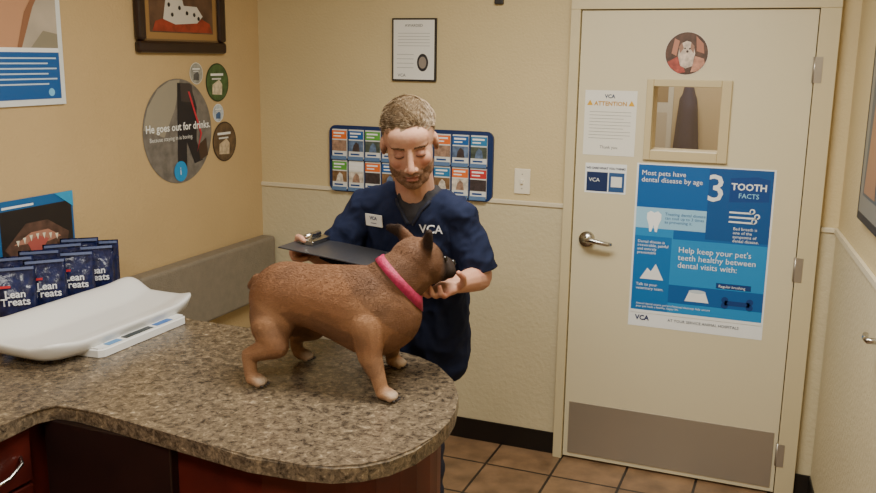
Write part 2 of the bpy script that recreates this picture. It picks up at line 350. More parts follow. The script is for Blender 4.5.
# ------------------------------------------------------------------ left wall items
RL=math.radians(90)
P=Panel("pet_care_poster",(LX+.001,2.03,1.642),RL); w,h=.568,.62
P.slab(0,0,w,h,.010,(216,220,218)); P.rect(.022,.022,w-.022,h-.022,M((176,164,146),.5,var=.15,vscale=6),1)
P.rect(.022,.022,w-.022,.185,(16,84,150),2); P.rect(.022,.185,w-.022,.20,(235,235,235),2)
P.poly([(.22,.20),(.36,.20),(.40,.32),(.47,.42),(.49,.6),(.36,.6),(.30,.45)],(188,140,106),2); P.poly([(.36,.20),(.38,.20),(.44,.34),(.48,.40),(.50,.5),(.47,.42),(.40,.32)],(140,96,68),3)
P.poly([(.42,.20),(.545,.20),(.545,.25),(.48,.26)],(136,128,108),2)
for k in range(6): P.rect(.25,.162-k*.018,.53-.04*(k%2),.167-k*.018,(190,210,228),3)
P.circ(.50,.045,.014,(120,190,230),3)
P=Panel("framed_picture",(LX+.001,2.992,1.83),RL); w,h=.60,.50
wood=M((40,22,15),.3,var=.2,vscale=20)
for nm,a,b_ in (("rail_b",(0,-.03,0),(w,-.0005,.05)),("rail_t",(0,-.03,h-.05),(w,-.0005,h)),("rail_l",(0,-.03,.05),(.05,-.0005,h-.05)),("rail_r",(w-.05,-.03,.05),(w,-.0005,h-.05))):
    box(nm,a,b_,wood,P.r,False,.012)
P.base=.012; P.rect(.04,.04,w-.04,h-.04,(108,84,52),1)
P.rect(.058,.058,w-.058,h-.058,(150,114,66),2); P.rect(.085,.085,w-.085,h-.085,M((92,66,48),.5,var=.4,vscale=14),3)
P.poly([(.10,.09),(.51,.09),(.49,.13),(.40,.16),(.22,.155),(.12,.13)],M((140,52,34),.5,var=.3,vscale=30),4)
P.poly([(.17,.14),(.19,.22),(.23,.27),(.29,.26),(.31,.2),(.40,.2),(.44,.16),(.40,.13),(.25,.12)],(204,198,186),5)
for a,c in ((.21,.2),(.25,.235),(.28,.19),(.33,.17),(.38,.165),(.23,.16),(.41,.15)): P.circ(a,c,.009,(24,20,20),6)
P=Panel("dog_walk_decal",(LX+.001,3.25,1.495),RL)
P.circ(0,0,.236,(120,112,100),1,ry=.228,n=64)
P.circ(0,0,.233,M((112,106,98),.5,var=.3,vscale=25),2,ry=.225,n=64)
P.poly([(-.232,.02),(-.20,.11),(-.13,.185),(-.05,.219),(.02,.223),(-.02,.1),(-.10,-.02)],(150,142,124),3)
P.poly([(.0,.21),(.09,.205),(.13,.1),(.12,-.05),(.16,-.14),(.10,-.15),(.05,-.05),(.045,-.17),(-.02,-.17),(-.01,.0)],(30,28,34),4)
P.poly([(.02,.21),(.1,.2),(.11,.12),(.02,.13)],(60,52,52),5)
P.poly([(.07,.17),(.082,.17),(.16,-.02),(.12,-.10),(.148,-.02)],(190,40,60),6)
P.poly([(.13,-.07),(.19,-.04),(.2,-.12),(.14,-.14)],(70,50,38),5)
P.text("He goes out for drinks.",-.222,.005,.047,(240,240,235),7,bold=.0008); P.text("Because staying in is boring.",-.20,-.035,.026,(230,230,225),7)
P.circ(-.003,-.175,.045,(24,140,200),7); P.text("i",-.01,-.19,.05,wh,8)
for nm,y,z,r,c1,c2,c3 in (("small_round_decal",3.39,1.743,.048,(215,212,200),(150,150,140),(80,80,78)),("puppy_play_decal",3.545,1.70,.088,(40,55,30),(66,92,50),(205,190,160)),
    ("info_round_decal",3.543,1.560,.042,(225,225,225),(180,190,195),(60,90,130)),("cat_bowl_decal",3.585,1.424,.094,(60,46,34),(96,76,54),(190,170,140))):
    P=Panel(nm,(LX+.001,y,z),RL); P.circ(0,0,r,c1,1); P.circ(0,0,r*.93,M(c2,.5,var=.4,vscale=30),2); P.poly([(-.5*r,-.6*r),(.35*r,-.65*r),(.4*r,-.1*r),(.15*r,.15*r),(-.1*r,.05*r),(-.45*r,-.1*r)],M(c3,.5,var=.3,vscale=50),3); P.rect(-r*.6,r*.35,r*.5,r*.47,(230,230,225),4); P.rect(-r*.5,r*.15,r*.3,r*.23,(210,210,205),4)
P=Panel("dental_check_poster",(LX+.001,2.25,1.03),RL); w,h=.35,.29
P.slab(0,0,w,h,.004,(20,92,150)); P.rect(.01,0.01,w-.01,h-.035,(30,24,24),1)
P.poly([(.02,.12),(.12,.20),(.22,.20),(.32,.14),(.30,.07),(.18,.09),(.08,.06)],M((84,60,50),.5,var=.4,vscale=30),2)
P.poly([(.06,.13),(.14,.165),(.22,.165),(.28,.13),(.22,.12),(.14,.125)],(170,120,100),3)
P.poly([(.12,.13),(.17,.15),(.22,.13),(.18,.09),(.14,.09)],(170,84,76),4)
for k in range(7): P.poly([(.07+k*.03,.145+.012*math.sin(k*.55)),(.085+k*.03,.145+.012*math.sin(k*.55)),(.078+k*.03,.122+.012*math.sin(k*.55))],(225,218,195),5)
P.rect(.02,.262,.16,.27,wh,3); P.poly([(w-.09,h),(w,h),(w,h-.06)],(40,150,200),3)
B=root("waiting_bench",(-2.3,3.35,0)); vin=M((126,116,100),.55,bump=.25,bscale=160,var=.08,vscale=30,name="bench_vinyl")
box("backrest",(LX+.002,2.86,.62),(LX+.085,BY-.02,.925),vin,B,bev=.015,seg=3)
box("seat_cushion",(LX+.002,2.86,.40),(LX+.48,BY-.02,.47),vin,B,bev=.02,seg=3)
box("bench_base",(LX+.002,2.88,0.0),(LX+.44,BY-.03,.40),M((150,132,104),.5),B,bev=.004)
Rw=math.atan2(.10,1)
nrm=Vector((-1,-.1,0)).normalized()
def onR(y,z,d=.002): return (xr(y)+nrm.x*d,y+nrm.y*d,z)
P=Panel("wall_photo_frame",onR(3.36,1.31),-math.pi/2+Rw)
P.slab(0,0,.5,.69,.022,(28,22,20),bev=.004); P.rect(.03,.03,.47,.66,(120,118,110),1); P.rect(.08,.09,.42,.6,(70,78,84),2); P.poly([(.1,.1),(.3,.1),(.25,.4),(.15,.45)],(150,110,80),3)
Lv=root("wall_lever",onR(2.76,1.05,.03)); c=Vector(onR(2.76,1.05,.0))  # metal lever handle on a round rose, mounted straight on the wall
tube("rose",[c+nrm*.009,c+nrm*.02],.03,chrome,Lv,res=20); tube("arm",[c+nrm*.016,c+nrm*.055,c+nrm*.06+Vector((0,.03,0)),c+nrm*.055+Vector((0,.08,-.005))],.009,chrome,Lv,res=10)
# ------------------------------------------------------------------ counter
C=root("exam_counter",(-1.5,2.1,0))
cm=bpy.data.materials.new("speckled_laminate"); cm.use_nodes=True; nt=cm.node_tree; b=nt.nodes["Principled BSDF"]
tc=nt.nodes.new("ShaderNodeTexCoord")
n1=nt.nodes.new("ShaderNodeTexNoise"); n1.inputs["Scale"].default_value=42; n1.inputs["Detail"].default_value=8; n1.inputs["Roughness"].default_value=.75; n1.inputs["Distortion"].default_value=.6
nt.links.new(tc.outputs["Object"],n1.inputs["Vector"])
cr=nt.nodes.new("ShaderNodeValToRGB"); e=cr.color_ramp.elements; e[0].position=.34; e[0].color=(*lin((36,31,26)),1); e[1].position=.70; e[1].color=(*lin((182,168,142)),1)
x=e.new(.44); x.color=(*lin((84,73,60)),1); x=e.new(.52); x.color=(*lin((108,95,78)),1); x=e.new(.6); x.color=(*lin((126,110,88)),1)
nt.links.new(n1.outputs["Fac"],cr.inputs["Fac"])
vo=nt.nodes.new("ShaderNodeTexVoronoi"); vo.inputs["Scale"].default_value=120; nt.links.new(tc.outputs["Object"],vo.inputs["Vector"])
lt=nt.nodes.new("ShaderNodeMapRange"); lt.inputs[1].default_value=.0; lt.inputs[2].default_value=1; lt.inputs[3].default_value=.65; lt.inputs[4].default_value=1.3
nt.links.new(vo.outputs["Color"],lt.inputs[0])
vm=nt.nodes.new("ShaderNodeVectorMath"); vm.operation='SCALE'; nt.links.new(cr.outputs[0],vm.inputs[0]); nt.links.new(lt.outputs[0],vm.inputs["Scale"]); nt.links.new(vm.outputs[0],b.inputs["Base Color"])
b.inputs["Roughness"].default_value=.26
top=[(LX+.002,-.6),(-1.83,-.6),(-1.82,1.60),(-1.825,1.69),(-1.80,1.735),(-1.74,1.742),(-1.65,1.734),(-1.30,1.690),(-1.15,1.672),(-1.014,1.682),(-.94,1.70),(-.882,1.735),(-.835,1.79),(-.803,1.865),(-.788,1.96),(-.788,2.05),(-.80,2.13),(-.835,2.25),(-.893,2.36),(-.976,2.455),(-1.06,2.505),(-1.145,2.53),(-1.3,2.535),(-1.96,2.535),(-2.05,2.56),(-2.43,2.76),(LX+.002,2.81)]
prism("countertop",top,.858,.90,cm,C,bev=.006)
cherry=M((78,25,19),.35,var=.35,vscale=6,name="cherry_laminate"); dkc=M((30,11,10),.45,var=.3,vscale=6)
base=[(LX+.004,-.58),(-1.87,-.58),(-1.87,1.79),(-1.30,1.745),(-1.15,1.728),(-1.03,1.735),(-.94,1.765),(-.885,1.82),(-.852,1.89),(-.838,1.96),(-.838,2.05),(-.85,2.13),(-.883,2.24),(-.935,2.335),(-1.01,2.41),(-1.08,2.455),(-1.15,2.475),(-1.3,2.48),(-1.98,2.48),(-2.43,2.70),(LX+.004,2.76)]
prism("cabinet_body",base,0,.857,cherry,C)
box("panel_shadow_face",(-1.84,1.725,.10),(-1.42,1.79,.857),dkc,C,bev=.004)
for k,(z0,z1) in enumerate(((.695,.845),(.50,.685),(.30,.49),(.10,.29))):
    box("drawer_front",(-1.87,1.10,z0),(-1.850,1.685,z1),cherry,C,bev=.003)
    yy=1.40; zz=(z0+z1)/2
    tube("drawer_pull",[(-1.85,yy-.06,zz),(-1.825,yy-.05,zz-.008),(-1.818,yy,zz-.012),(-1.825,yy+.05,zz-.008),(-1.85,yy+.06,zz)],.005,chrome,C)
tube("drawer_pull_corner",[(-1.85,1.53,.745),(-1.83,1.545,.738),(-1.826,1.59,.745),(-1.83,1.635,.765),(-1.85,1.65,.775)],.005,chrome,C)
# ------------------------------------------------------------------ baby scale
S=root("pet_scale",(-2.13,2.27,.9)); wpl=M((228,228,225),.35,name="white_plastic")
bm=bmesh.new(); NR,NA=16,88; rings=[]
L2,W2=.345,.150; TX,TY=-2.14,2.265
def traypt(rr,a):
    c_,s_=math.cos(a),math.sin(a); ex=2/6.0
    v=math.copysign(abs(c_)**ex,c_)*rr; u=math.copysign(abs(s_)**ex,s_)*rr
    z=.046+.058*sst(.35,1,abs(v))*(1.0 if v<0 else .32)+.018*sst(.6,1,abs(u))
    return Vector((TX+v*W2,TY+u*L2,.9+z))
cv=bm.verts.new(Vector((TX,TY,.9+.046)))
for i in range(1,NR+1): rings.append([bm.verts.new(traypt(i/NR,2*math.pi*k/NA)) for k in range(NA)])
def off(sx,sy,dz,zz=None):
    return [bm.verts.new(Vector((TX+(v.co.x-TX)*sx,TY+(v.co.y-TY)*sy,(v.co.z+dz) if zz is None else zz+(v.co.z-.95)*.25))) for v in rings[NR-1]]
rings.append(off(1.05,1.025,.001)); rings.append(off(1.06,1.03,-.007)); rings.append(off(1.05,1.023,-.014)); rings.append(off(.99,.99,0,.928)); rings.append(off(.85,.9,0,.910))
for k in range(NA): bm.faces.new((cv,rings[0][k],rings[0][(k+1)%NA]))
for i in range(len(rings)-1):
    for k in range(NA): bm.faces.new((rings[i][k],rings[i+1][k],rings[i+1][(k+1)%NA],rings[i][(k+1)%NA]))
bm.faces.new(rings[-1])
fin(bm,"weighing_tray",wpl,S,smooth=True)
box("scale_base",(-2.24,2.04,.902),(-2.055,2.50,.93),wpl,S,bev=.008,seg=3)
prism("control_deck",[(-2.12,2.06),(-1.965,2.075),(-1.952,2.09),(-1.952,2.485),(-1.965,2.50),(-2.12,2.51)],.902,.930,wpl,S,bev=.006)
box("display",(-1.984,2.20,.9302),(-1.960,2.33,.932),M((40,50,56),.2),S); box("button_strip",(-1.984,2.35,.9302),(-1.960,2.43,.9318),M((60,110,180),.4),S); box("label_strip",(-1.984,2.12,.9302),(-1.960,2.18,.9318),M((90,140,190),.4),S)
for a,c in ((-2.2,2.08),(-2.2,2.46),(-2.0,2.1),(-2.0,2.46)): tube("foot",[(a,c,.9),(a,c,.905)],.012,M((40,40,40),.6),S)
# ------------------------------------------------------------------ treat bags
T=root("treat_bag_display",(-2.40,2.45,.9))
bagm=M((22,30,70),.22,var=.45,vscale=40,bump=.4,bscale=30,name="foil_bag")
def pouch(x,y,z,rz,tilt,i):
    mt=Matrix.Translation((x,y,z))@Matrix.Rotation(rz,4,'Z')@Matrix.Rotation(tilt,4,'X')
    w,h=.134,.205; n=12; bm=bmesh.new(); G={}
    for s_ in (-1,1):
        for a in range(n+1):
            for c_ in range(n+1):
                u=a/n*2-1; v=c_/n
                th_=.028*(1-abs(u)**3)*(1-sst(.45,.93,v))
                if v<.05: th_*= (.75+v*5)
                wob=.004*noise.noise(Vector((a*.6+i*3,c_*.6,s_*2)))
                key=(a,c_,0 if (a in(0,n) or c_==n) else s_)
                if key not in G: G[key]=bm.verts.new(mt@Vector((u*w/2,(th_+wob)*s_ if key[2] else 0,v*h)))
    for s_ in (-1,1):
        g=lambda a,c_:G[(a,c_,0 if (a in(0,n) or c_==n) else s_)]
        for a in range(n):
            for c_ in range(n): bm.faces.new((g(a,c_),g(a+1,c_),g(a+1,c_+1),g(a,c_+1)))
    fin(bm,"bag_%d"%i,bagm,T,smooth=True)
    def lab(pts,col,nm,off=.031):
        bm=bmesh.new()
        for q in pts: bm.faces.new([bm.verts.new(mt@Vector((a,-off,b_))) for a,b_ in q])
        fin(bm,nm,M(col,.4),T)
    lab([[(-.045,.136),(-.012,.136),(-.012,.144),(-.045,.144)]],(190,40,50),"stripe_%d"%i,.026)
    lab([[(-.05,.012),(.045,.012),(.045,.044),(-.05,.044)]],(44,90,150),"band_%d"%i)
    lab([[(-.02,.014),(.02,.014),(.024,.034),(-.01,.042)]],(150,96,60),"treat_photo_%d"%i,.0318)
    bm=bmesh.new(); bm.faces.new([bm.verts.new(mt@Vector((a,-.0065,b_))) for a,b_ in ((-.062,.192),(.062,.192),(.062,.201),(-.062,.201))]); fin(bm,"seal_%d"%i,M((96,108,146),.3),T)
    cu=bpy.data.curves.new("t","FONT"); cu.body="Lean\nTreats"; cu.size=.034; cu.align_x='CENTER'; cu.offset=.0006; cu.space_line=.75
    o=bpy.data.objects.new("t",cu); COL.objects.link(o); dg=bpy.context.evaluated_depsgraph_get(); dg.update()
    me=bpy.data.meshes.new_from_object(o.evaluated_get(dg)); bpy.data.objects.remove(o); me.materials.clear()
    me.transform(mt@Matrix.Translation((0,-.0325,.104))@Matrix.Rotation(math.pi/2,4,'X'))
    obj("bag_lettering_%d"%i,me,M((225,228,235),.4),T)
box("tray_card",(-2.52,2.08,.902),(-2.32,2.66,.93),M((26,46,92),.5),T,bev=.003)
for i,(x,y,rz,ti) in enumerate(((-2.36,2.14,48,-8),(-2.355,2.27,50,-6),(-2.355,2.40,44,-8),(-2.37,2.52,46,-5),(-2.42,2.60,40,-4),(-2.43,2.20,48,-4),(-2.43,2.32,44,-3),(-2.44,2.44,50,-4),(-2.46,2.54,40,-4))):
    pouch(x,y,.931+(.016 if i>4 else 0),math.radians(rz),math.radians(ti),i)
# ------------------------------------------------------------------ dog
DG=root("dog",(-1.2,2.2,.9))
bl=Blob()
bl.chain([((-1.388,2.18,1.135),(.070,.084,.090)),((-1.35,2.18,1.148),(.085,.094,.098)),((-1.27,2.19,1.152),(.09,.096,.092)),((-1.18,2.205,1.138),(.10,.106,.110)),((-1.09,2.22,1.120),(.105,.112,.130)),((-1.038,2.235,1.122),(.088,.090,.110))],10)
bl.c(((-1.07,2.235,1.17),.088),((-1.035,2.252,1.205),.081),((-1.0,2.278,1.236),.073),k=.15,sub=3)
hd=Vector((.62,.78,-.05)).normalized(); hs=Vector((.78,-.62,0)); hc=Vector((-.988,2.300,1.262))
rotH=Matrix((hs,hd,Vector((0,0,1)))).transposed()
bl.e(hc,(.080,.078,.066),rotH); bl.e(hc+hd*.035-Vector((0,0,.022)),(.066,.05,.05),rotH)
bl.e(hc+hd*.085-Vector((0,0,.024)),(.040,.034,.034),rotH); bl.e(hc+hd*.08-Vector((0,0,.044)),(.034,.03,.018),rotH)
bl.e(hc+hd*.108-Vector((0,0,.012)),(.016,.010,.011),rotH)
for s_ in (-1,1): bl.e(hc+hs*s_*.028+hd*.092-Vector((0,0,.032)),(.018,.02,.022),rotH)
for s_ in (-1,1):
    a=hc+hs*s_*.048+Vector((0,0,.040)); b2=hc+hs*s_*.085+Vector((0,0,.070))-hd*.012; c3=hc+hs*s_*(.140 if s_<0 else .105)+Vector((0,0,.072 if s_<0 else .098))-hd*.02
    for t in [i/13 for i in range(14)]:
        q=a.lerp(b2,t*2) if t<.5 else b2.lerp(c3,t*2-1)
        rr=.036*(1-t)+.013*t
        bl.e(q,(rr,.010,rr*.95),rotH,sub=2)
bl.c(((-1.072,2.145,1.10),.054),((-1.055,2.13,1.02),.035),((-1.026,2.122,.965),.022),((-1.014,2.12,.93),.020),k=.2)
bl.c(((-1.08,2.30,1.08),.050),((-1.09,2.345,1.0),.032),((-1.10,2.37,.95),.023),((-1.10,2.375,.93),.020),k=.2)
bl.e((-1.368,2.132,1.092),(.070,.050,.092)); bl.c(((-1.368,2.115,1.07),.054),((-1.335,2.098,1.02),.038),((-1.414,2.078,.988),.022),((-1.404,2.07,.93),.018),k=.2)
bl.e((-1.36,2.24,1.085),(.066,.048,.082)); bl.c(((-1.355,2.26,1.06),.048),((-1.32,2.285,1.02),.036),((-1.396,2.305,.982),.022),((-1.397,2.315,.93),.018),k=.2)
PW=((-1.0,2.118),(-1.09,2.375),(-1.388,2.068),(-1.38,2.318))
for px,py in PW:
    bl.e((px,py,.921),(.031,.024,.018))
    for k in (-1.5,-.5,.5,1.5): bl.e((px+.025-abs(k)*.004,py+k*.012,.9155),(.013,.008,.0125),sub=2)
bl.c(((-1.44,2.175,1.185),.020),((-1.462,2.172,1.165),.013))
me=bl.mesh(.0052,6)
tan=lin((136,96,67)); dk=lin((84,60,45)); lt_=lin((164,126,94)); bk=lin((34,27,24)); pw=lin((186,168,146))
def dcol(co,n):
    f=noise.noise(co*9)*.5+noise.noise(co*25)*.25
    c=mixc(tan,dk,sst(1.15,1.27,co.z+f*.08)*.5)
    c=mixc(c,lt_,sst(1.06,.97,co.z+f*.04)*.6)
    c=mixc(c,dk,sst(-1.39,-1.49,co.x+f*.03)*.5)
    c=mixc(c,lt_,sst(.09,.03,(co-Vector((-1.36,2.09,1.09))).length)*.55)
    c=mixc(c,lt_,sst(.10,.03,(co-Vector((-1.05,2.12,1.13))).length)*.4)
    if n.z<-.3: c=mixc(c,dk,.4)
    c=mixc(c,dk,sst(.05,.35,noise.noise(Vector((co.x*14,co.y*14,co.z*22)))) *.35)
    if co.z<.95:
        for px,py in PW:
            dd=(Vector((co.x-px-.02,co.y-py))).length
            if dd<.06: c=mixc(c,pw,sst(.032,.012,dd)*sst(.94,.925,co.z)*.8)
    l=co-hc; fwd=l.dot(hd); sd_=abs(l.dot(hs))
    if l.length<.22:
        c=mixc(c,dk,.45)
        c=mixc(c,bk,sst(.035,.070,fwd)*.95)
        c=mixc(c,bk,sst(.055,.080,sd_)*sst(.035,.055,l.z)*.9)
    return c
paint(me,dcol)
furm=vcmat("short_fur",.65,.35,300,(.5,1,1.6),.2,.16)
do=obj("body",me,furm,DG,smooth=True); db=bvh(me)
cc0=Vector((-1.022,2.255,1.213)); nn=Vector((.62,.37,.66)).normalized()
sam=[]; polys=list(me.polygons)
for _ in range(60000):
    p=random.choice(polys); c=Vector(p.center); n=Vector(p.normal); l=c-hc
    if c.z<.935: continue
    if abs((c-cc0).dot(nn))<.02 and (c-cc0).length<.15: continue
    if l.dot(hd)>.085: continue
    d=Vector((-.8,-.05,-.55)) if l.length>.11 else Vector((-.5,-.5,-.2))
    if c.z<1.02: d=Vector((-.1,0,-1))
    d=d+Vector((random.uniform(-.15,.15),random.uniform(-.15,.15),random.uniform(-.15,.15)))
    d=d-n*d.dot(n)
    if d.length<.1: continue
    d.normalize(); k=random.uniform(.85,1.22); dc=dcol(c,n)
    sam.append((c,n,d,random.uniform(.006,.010),random.uniform(.0003,.0005),tuple(x*k for x in dc),.03))
tufts("coat",sam,vcmat("coat_hairs",.6,0,200,(1,1,1),.2,.05),DG,True)
for px,py in PW:
    for k in (-1.5,-.5,.5,1.5): ell("claw",(px+.038-abs(k)*.004,py+k*.012,.910),(.006,.0025,.003),M((50,42,38),.4),DG,seg=8)
for s_ in (-1,1): ell("eye",hc+hs*s_*.036+hd*.070+Vector((0,0,.008)),(.009,.009,.009),M((18,12,10),.08),DG,seg=14)
ell("nose",hc+hd*.117-Vector((0,0,.012)),(.013,.009,.010),M((14,12,12),.25),DG,rot=rotH,seg=14)
cc=cc0; u=nn.orthogonal().normalized(); w_=nn.cross(u)
def collar(nm,h0,h1,off,mat):
    bm=bmesh.new(); N=64; rs=[]
    for hh,oo in ((h0,off*.3),(h0,off),(h1,off),(h1,off*.3)):
        ring=[]
        for k in range(N):
            a=2*math.pi*k/N; d=math.cos(a)*u+math.sin(a)*w_; o_=cc+nn*hh+d*.22
            hit=db.ray_cast(o_,-d)
            q=(hit[0] if hit[0] and (hit[0]-cc).length<.15 else cc+nn*hh+d*.1)
            ring.append(q+d*oo)
        for _ in range(3): ring=[(ring[i-1]+ring[i]*2+ring[(i+1)%N])/4 for i in range(N)]
        rs.append([bm.verts.new(q) for q in ring])
    for i in range(3):
        for k in range(N): bm.faces.new((rs[i][k],rs[i][(k+1)%N],rs[i+1][(k+1)%N],rs[i+1][k]))
    return fin(bm,nm,mat,DG,smooth=True)
collar("collar",-.013,.013,.006,M((168,36,80),.55,bump=.3,bscale=300,var=.25,vscale=90))
# ------------------------------------------------------------------ man
MN=root("man",(-1.16,2.72,0))
def folds(co,n):
    a=noise.noise(Vector((co.x*4,co.y*4,co.z*6)))*.006
    q=Vector((co.x*10+co.z*8+3,co.y*8,co.z*10-co.x*12))
    a+=(.22-abs(noise.noise(q)))*.022
    a+=(.2-abs(noise.noise(q*2.1+Vector((5,1,2)))))*.008
    return a
tb=Blob()
tb.chain([((-1.175,2.715,.80),(.195,.13,.07)),((-1.172,2.715,.90),(.196,.13,.09)),((-1.165,2.71,1.02),(.19,.128,.09)),((-1.15,2.68,1.15),(.188,.130,.09)),((-1.138,2.645,1.25),(.190,.122,.08)),((-1.133,2.617,1.32),(.185,.100,.065)),((-1.13,2.602,1.37),(.14,.080,.045))],7)
tb.c(((-1.298,2.605,1.350),.062),((-1.13,2.60,1.388),.070),((-.978,2.605,1.345),.062))
tb.e((-1.120,2.590,1.410),(.082,.07,.038))
tb.c(((-1.265,2.72,.80),.095),((-1.115,2.72,.80),.095))
me=tb.mesh(.007,3,disp=folds)
navyc=lin((25,32,56)); under=lin((50,48,50))
VZ=1.320
def tcol(co,n):
    k=(co.z-VZ)
    if n.y<.3 and k>0 and abs(co.x+1.105)<.006+k*.62: return under
    return navyc
paint(me,tcol)
cloth=vcmat("scrub_cloth",.85,.25,500,(1,1,1),.15,.12)
to=obj("scrub_top",me,cloth,MN,smooth=True); tbv=bvh(me)
def sleeve(nm,pts,cut):
    sb=Blob(); sb.c(*pts); me=sb.mesh(.0065,3,disp=folds)
    d=(Vector(pts[-1][0])-Vector(pts[-2][0])).normalized()
    bm=bmesh.new(); bm.from_mesh(me); bmesh.ops.bisect_plane(bm,geom=bm.verts[:]+bm.edges[:]+bm.faces[:],plane_co=Vector(cut),plane_no=d,clear_outer=True)
    bm.to_mesh(me); bm.free(); 
    while me.color_attributes: me.color_attributes.remove(me.color_attributes[0])
    paint(me,lambda c,n:navyc)
    o=obj(nm,me,cloth,MN,smooth=True); s=o.modifiers.new("s","SOLIDIFY"); s.thickness=.004; s.offset=-1
sleeve("right_sleeve",(((-1.295,2.605,1.352),.062),((-1.338,2.575,1.27),.066),((-1.372,2.545,1.20),.070),((-1.392,2.528,1.135),.075)),(-1.382,2.54,1.168))
sleeve("left_sleeve",(((-.982,2.605,1.347),.062),((-.950,2.612,1.27),.064),((-.928,2.620,1.20),.067),((-.916,2.625,1.13),.072)),(-.922,2.622,1.172))
def onchest(x,z,off=.004):
    h_=tbv.ray_cast(Vector((x,1.9,z)),Vector((0,1,0))); return (h_[0]+h_[1]*off if h_[0] else Vector((x,2.5,z))),h_[1]
trimn=M((15,20,40),.8)
for sgn in (-1,1):
    pts=[onchest(-1.105+sgn*(.006+k*.62),VZ+k)[0] for k in [i*.008 for i in range(10)]]
    tube("neck_band",pts,.006,trimn,MN)
lb_=Blob()
for sx in (-1.27,-1.13):
    lb_.c(((sx,2.72,.86),.092),((sx,2.715,.50),.070),((sx,2.75,.10),.058),((sx,2.75,.07),.058))
lb_.e((-1.19,2.715,.86),(.15,.11,.1))
obj("trousers",lb_.mesh(.012,4,disp=folds),M((25,32,56),.85),MN,smooth=True)
for sx in (-1.27,-1.13):
    sb=Blob(); sb.e((sx,2.69,.045),(.048,.13,.042)); sb.e((sx,2.75,.06),(.045,.06,.058)); obj("shoe",sb.mesh(.008,3),M((30,28,28),.5),MN,smooth=True)
skinm=vcmat("skin",.6,.12,250,(1,1,1),.3,.06,.05)
skin=lin((186,142,118)); red=lin((168,104,86))
def finger(b,pts,rs): b.c(*list(zip(pts,rs)))
ab=Blob()
ab.c(((-.955,2.605,1.29),.042),((-.918,2.64,1.155),.042),((-.915,2.625,1.145),.043),((-.914,2.55,1.155),.039),((-.928,2.445,1.163),.028),k=.15)
ab.e((-.937,2.405,1.160),(.040,.048,.020),Matrix.Rotation(math.radians(15),3,'Z')); ab.e((-.947,2.380,1.156),(.040,.035,.018))
for k,(ox,l) in enumerate(((-.037,.9),(-.014,1.0),(.009,.95),(.030,.78))):
    bx=-.946+ox; by=2.366+abs(k-1.2)*.004
    finger(ab,[Vector((bx,by,1.157)),Vector((bx-.004,by-.040*l,1.153)),Vector((bx-.006,by-.068*l,1.166)),Vector((bx-.008,by-.076*l,1.188))],[.0098,.009,.0085,.007])
finger(ab,[Vector((-.905,2.415,1.165)),Vector((-.880,2.392,1.185)),Vector((-.872,2.368,1.209)),Vector((-.88,2.350,1.224))],[.014,.0115,.010,.0085])
me=ab.mesh(.0036,3); paint(me,lambda co,n:mixc(skin,red,sst(.1,.5,noise.noise(co*20))*.5+ .15))
obj("left_arm",me,skinm,MN,smooth=True)
ab=Blob()
ab.c(((-1.345,2.565,1.26),.044),((-1.385,2.575,1.150),.042),((-1.395,2.55,1.155),.041),((-1.425,2.50,1.20),.035),((-1.445,2.455,1.222),.028),k=.15)
ab.e((-1.450,2.42,1.228),(.022,.042,.036),Matrix.Rotation(math.radians(15),3,'Y'))
for k,l in enumerate((.92,1,.93,.76)):
    by=2.392+k*.0185
    finger(ab,[Vector((-1.455,by,1.222-.004*k)),Vector((-1.448,by-.004,1.205)),Vector((-1.42,by-.006,1.203)),Vector((-1.42+.028*l,by-.008,1.210))],[.010,.0095,.0088,.0075])
finger(ab,[Vector((-1.452,2.43,1.25)),Vector((-1.44,2.405,1.270)),Vector((-1.418,2.385,1.272)),Vector((-1.40,2.372,1.268))],[.014,.0115,.010,.0085])
me=ab.mesh(.0036,3); paint(me,lambda co,n:mixc(skin,red,sst(.1,.5,noise.noise(co*20))*.5+.15))
obj("right_arm",me,skinm,MN,smooth=True)
# head
HX=Matrix.Translation((-1.092,2.475,1.576))@Matrix.Rotation(math.radians(23),4,'Z')@Matrix.Rotation(math.radians(-6),4,'Y')@Matrix.Rotation(math.radians(21),4,'X')@Matrix.Scale(1.04,4)
hb=Blob(HX)
hb.e((0,.015,.03),(.074,.095,.086),sub=4); hb.e((0,-.022,-.022),(.0645,.066,.082),sub=4); hb.e((0,-.034,-.078),(.051,.050,.038)); hb.e((0,-.066,-.093),(.028,.022,.020))
hb.e((0,-.046,.042),(.060,.044,.042)); hb.e((0,-.060,.028),(.054,.028,.022))
for s_ in (-1,1):
    hb.e((s_*.036,-.060,-.020),(.024,.024,.024)); hb.e((s_*.012,-.100,-.036),(.009,.012,.008),sub=2)
    hb.e((s_*.076,.012,-.006),(.009,.018,.029),Matrix.Rotation(s_*math.radians(18),3,'Z')); hb.e((s_*.045,-.012,-.062),(.019,.04,.032))
    hb.e((s_*.030,-.0765,.002),(.0145,.0115,.0105),sub=3)
hb.c(((0,-.082,.016),.009),((0,-.098,-.008),.0095),((0,-.112,-.028),.011)); hb.e((0,-.113,-.031),(.012,.012,.011),sub=2)
hb.e((0,-.0915,-.060),(.023,.008,.005),sub=2); hb.e((0,-.089,-.0725),(.020,.009,.0055),sub=2)
hb.e((0,-.080,-.055),(.034,.014,.014))
nk=HX.inverted()@Vector((-1.12,2.60,1.38)); hb.c(((0,.028,-.05),.057),(nk,.060),k=.1,sub=3)
me=hb.mesh(.0030,4)
HI=HX.inverted(); brd=lin((106,78,58)); hairc=lin((104,84,60)); lipc=lin((150,94,82)); shade=lin((140,92,76))
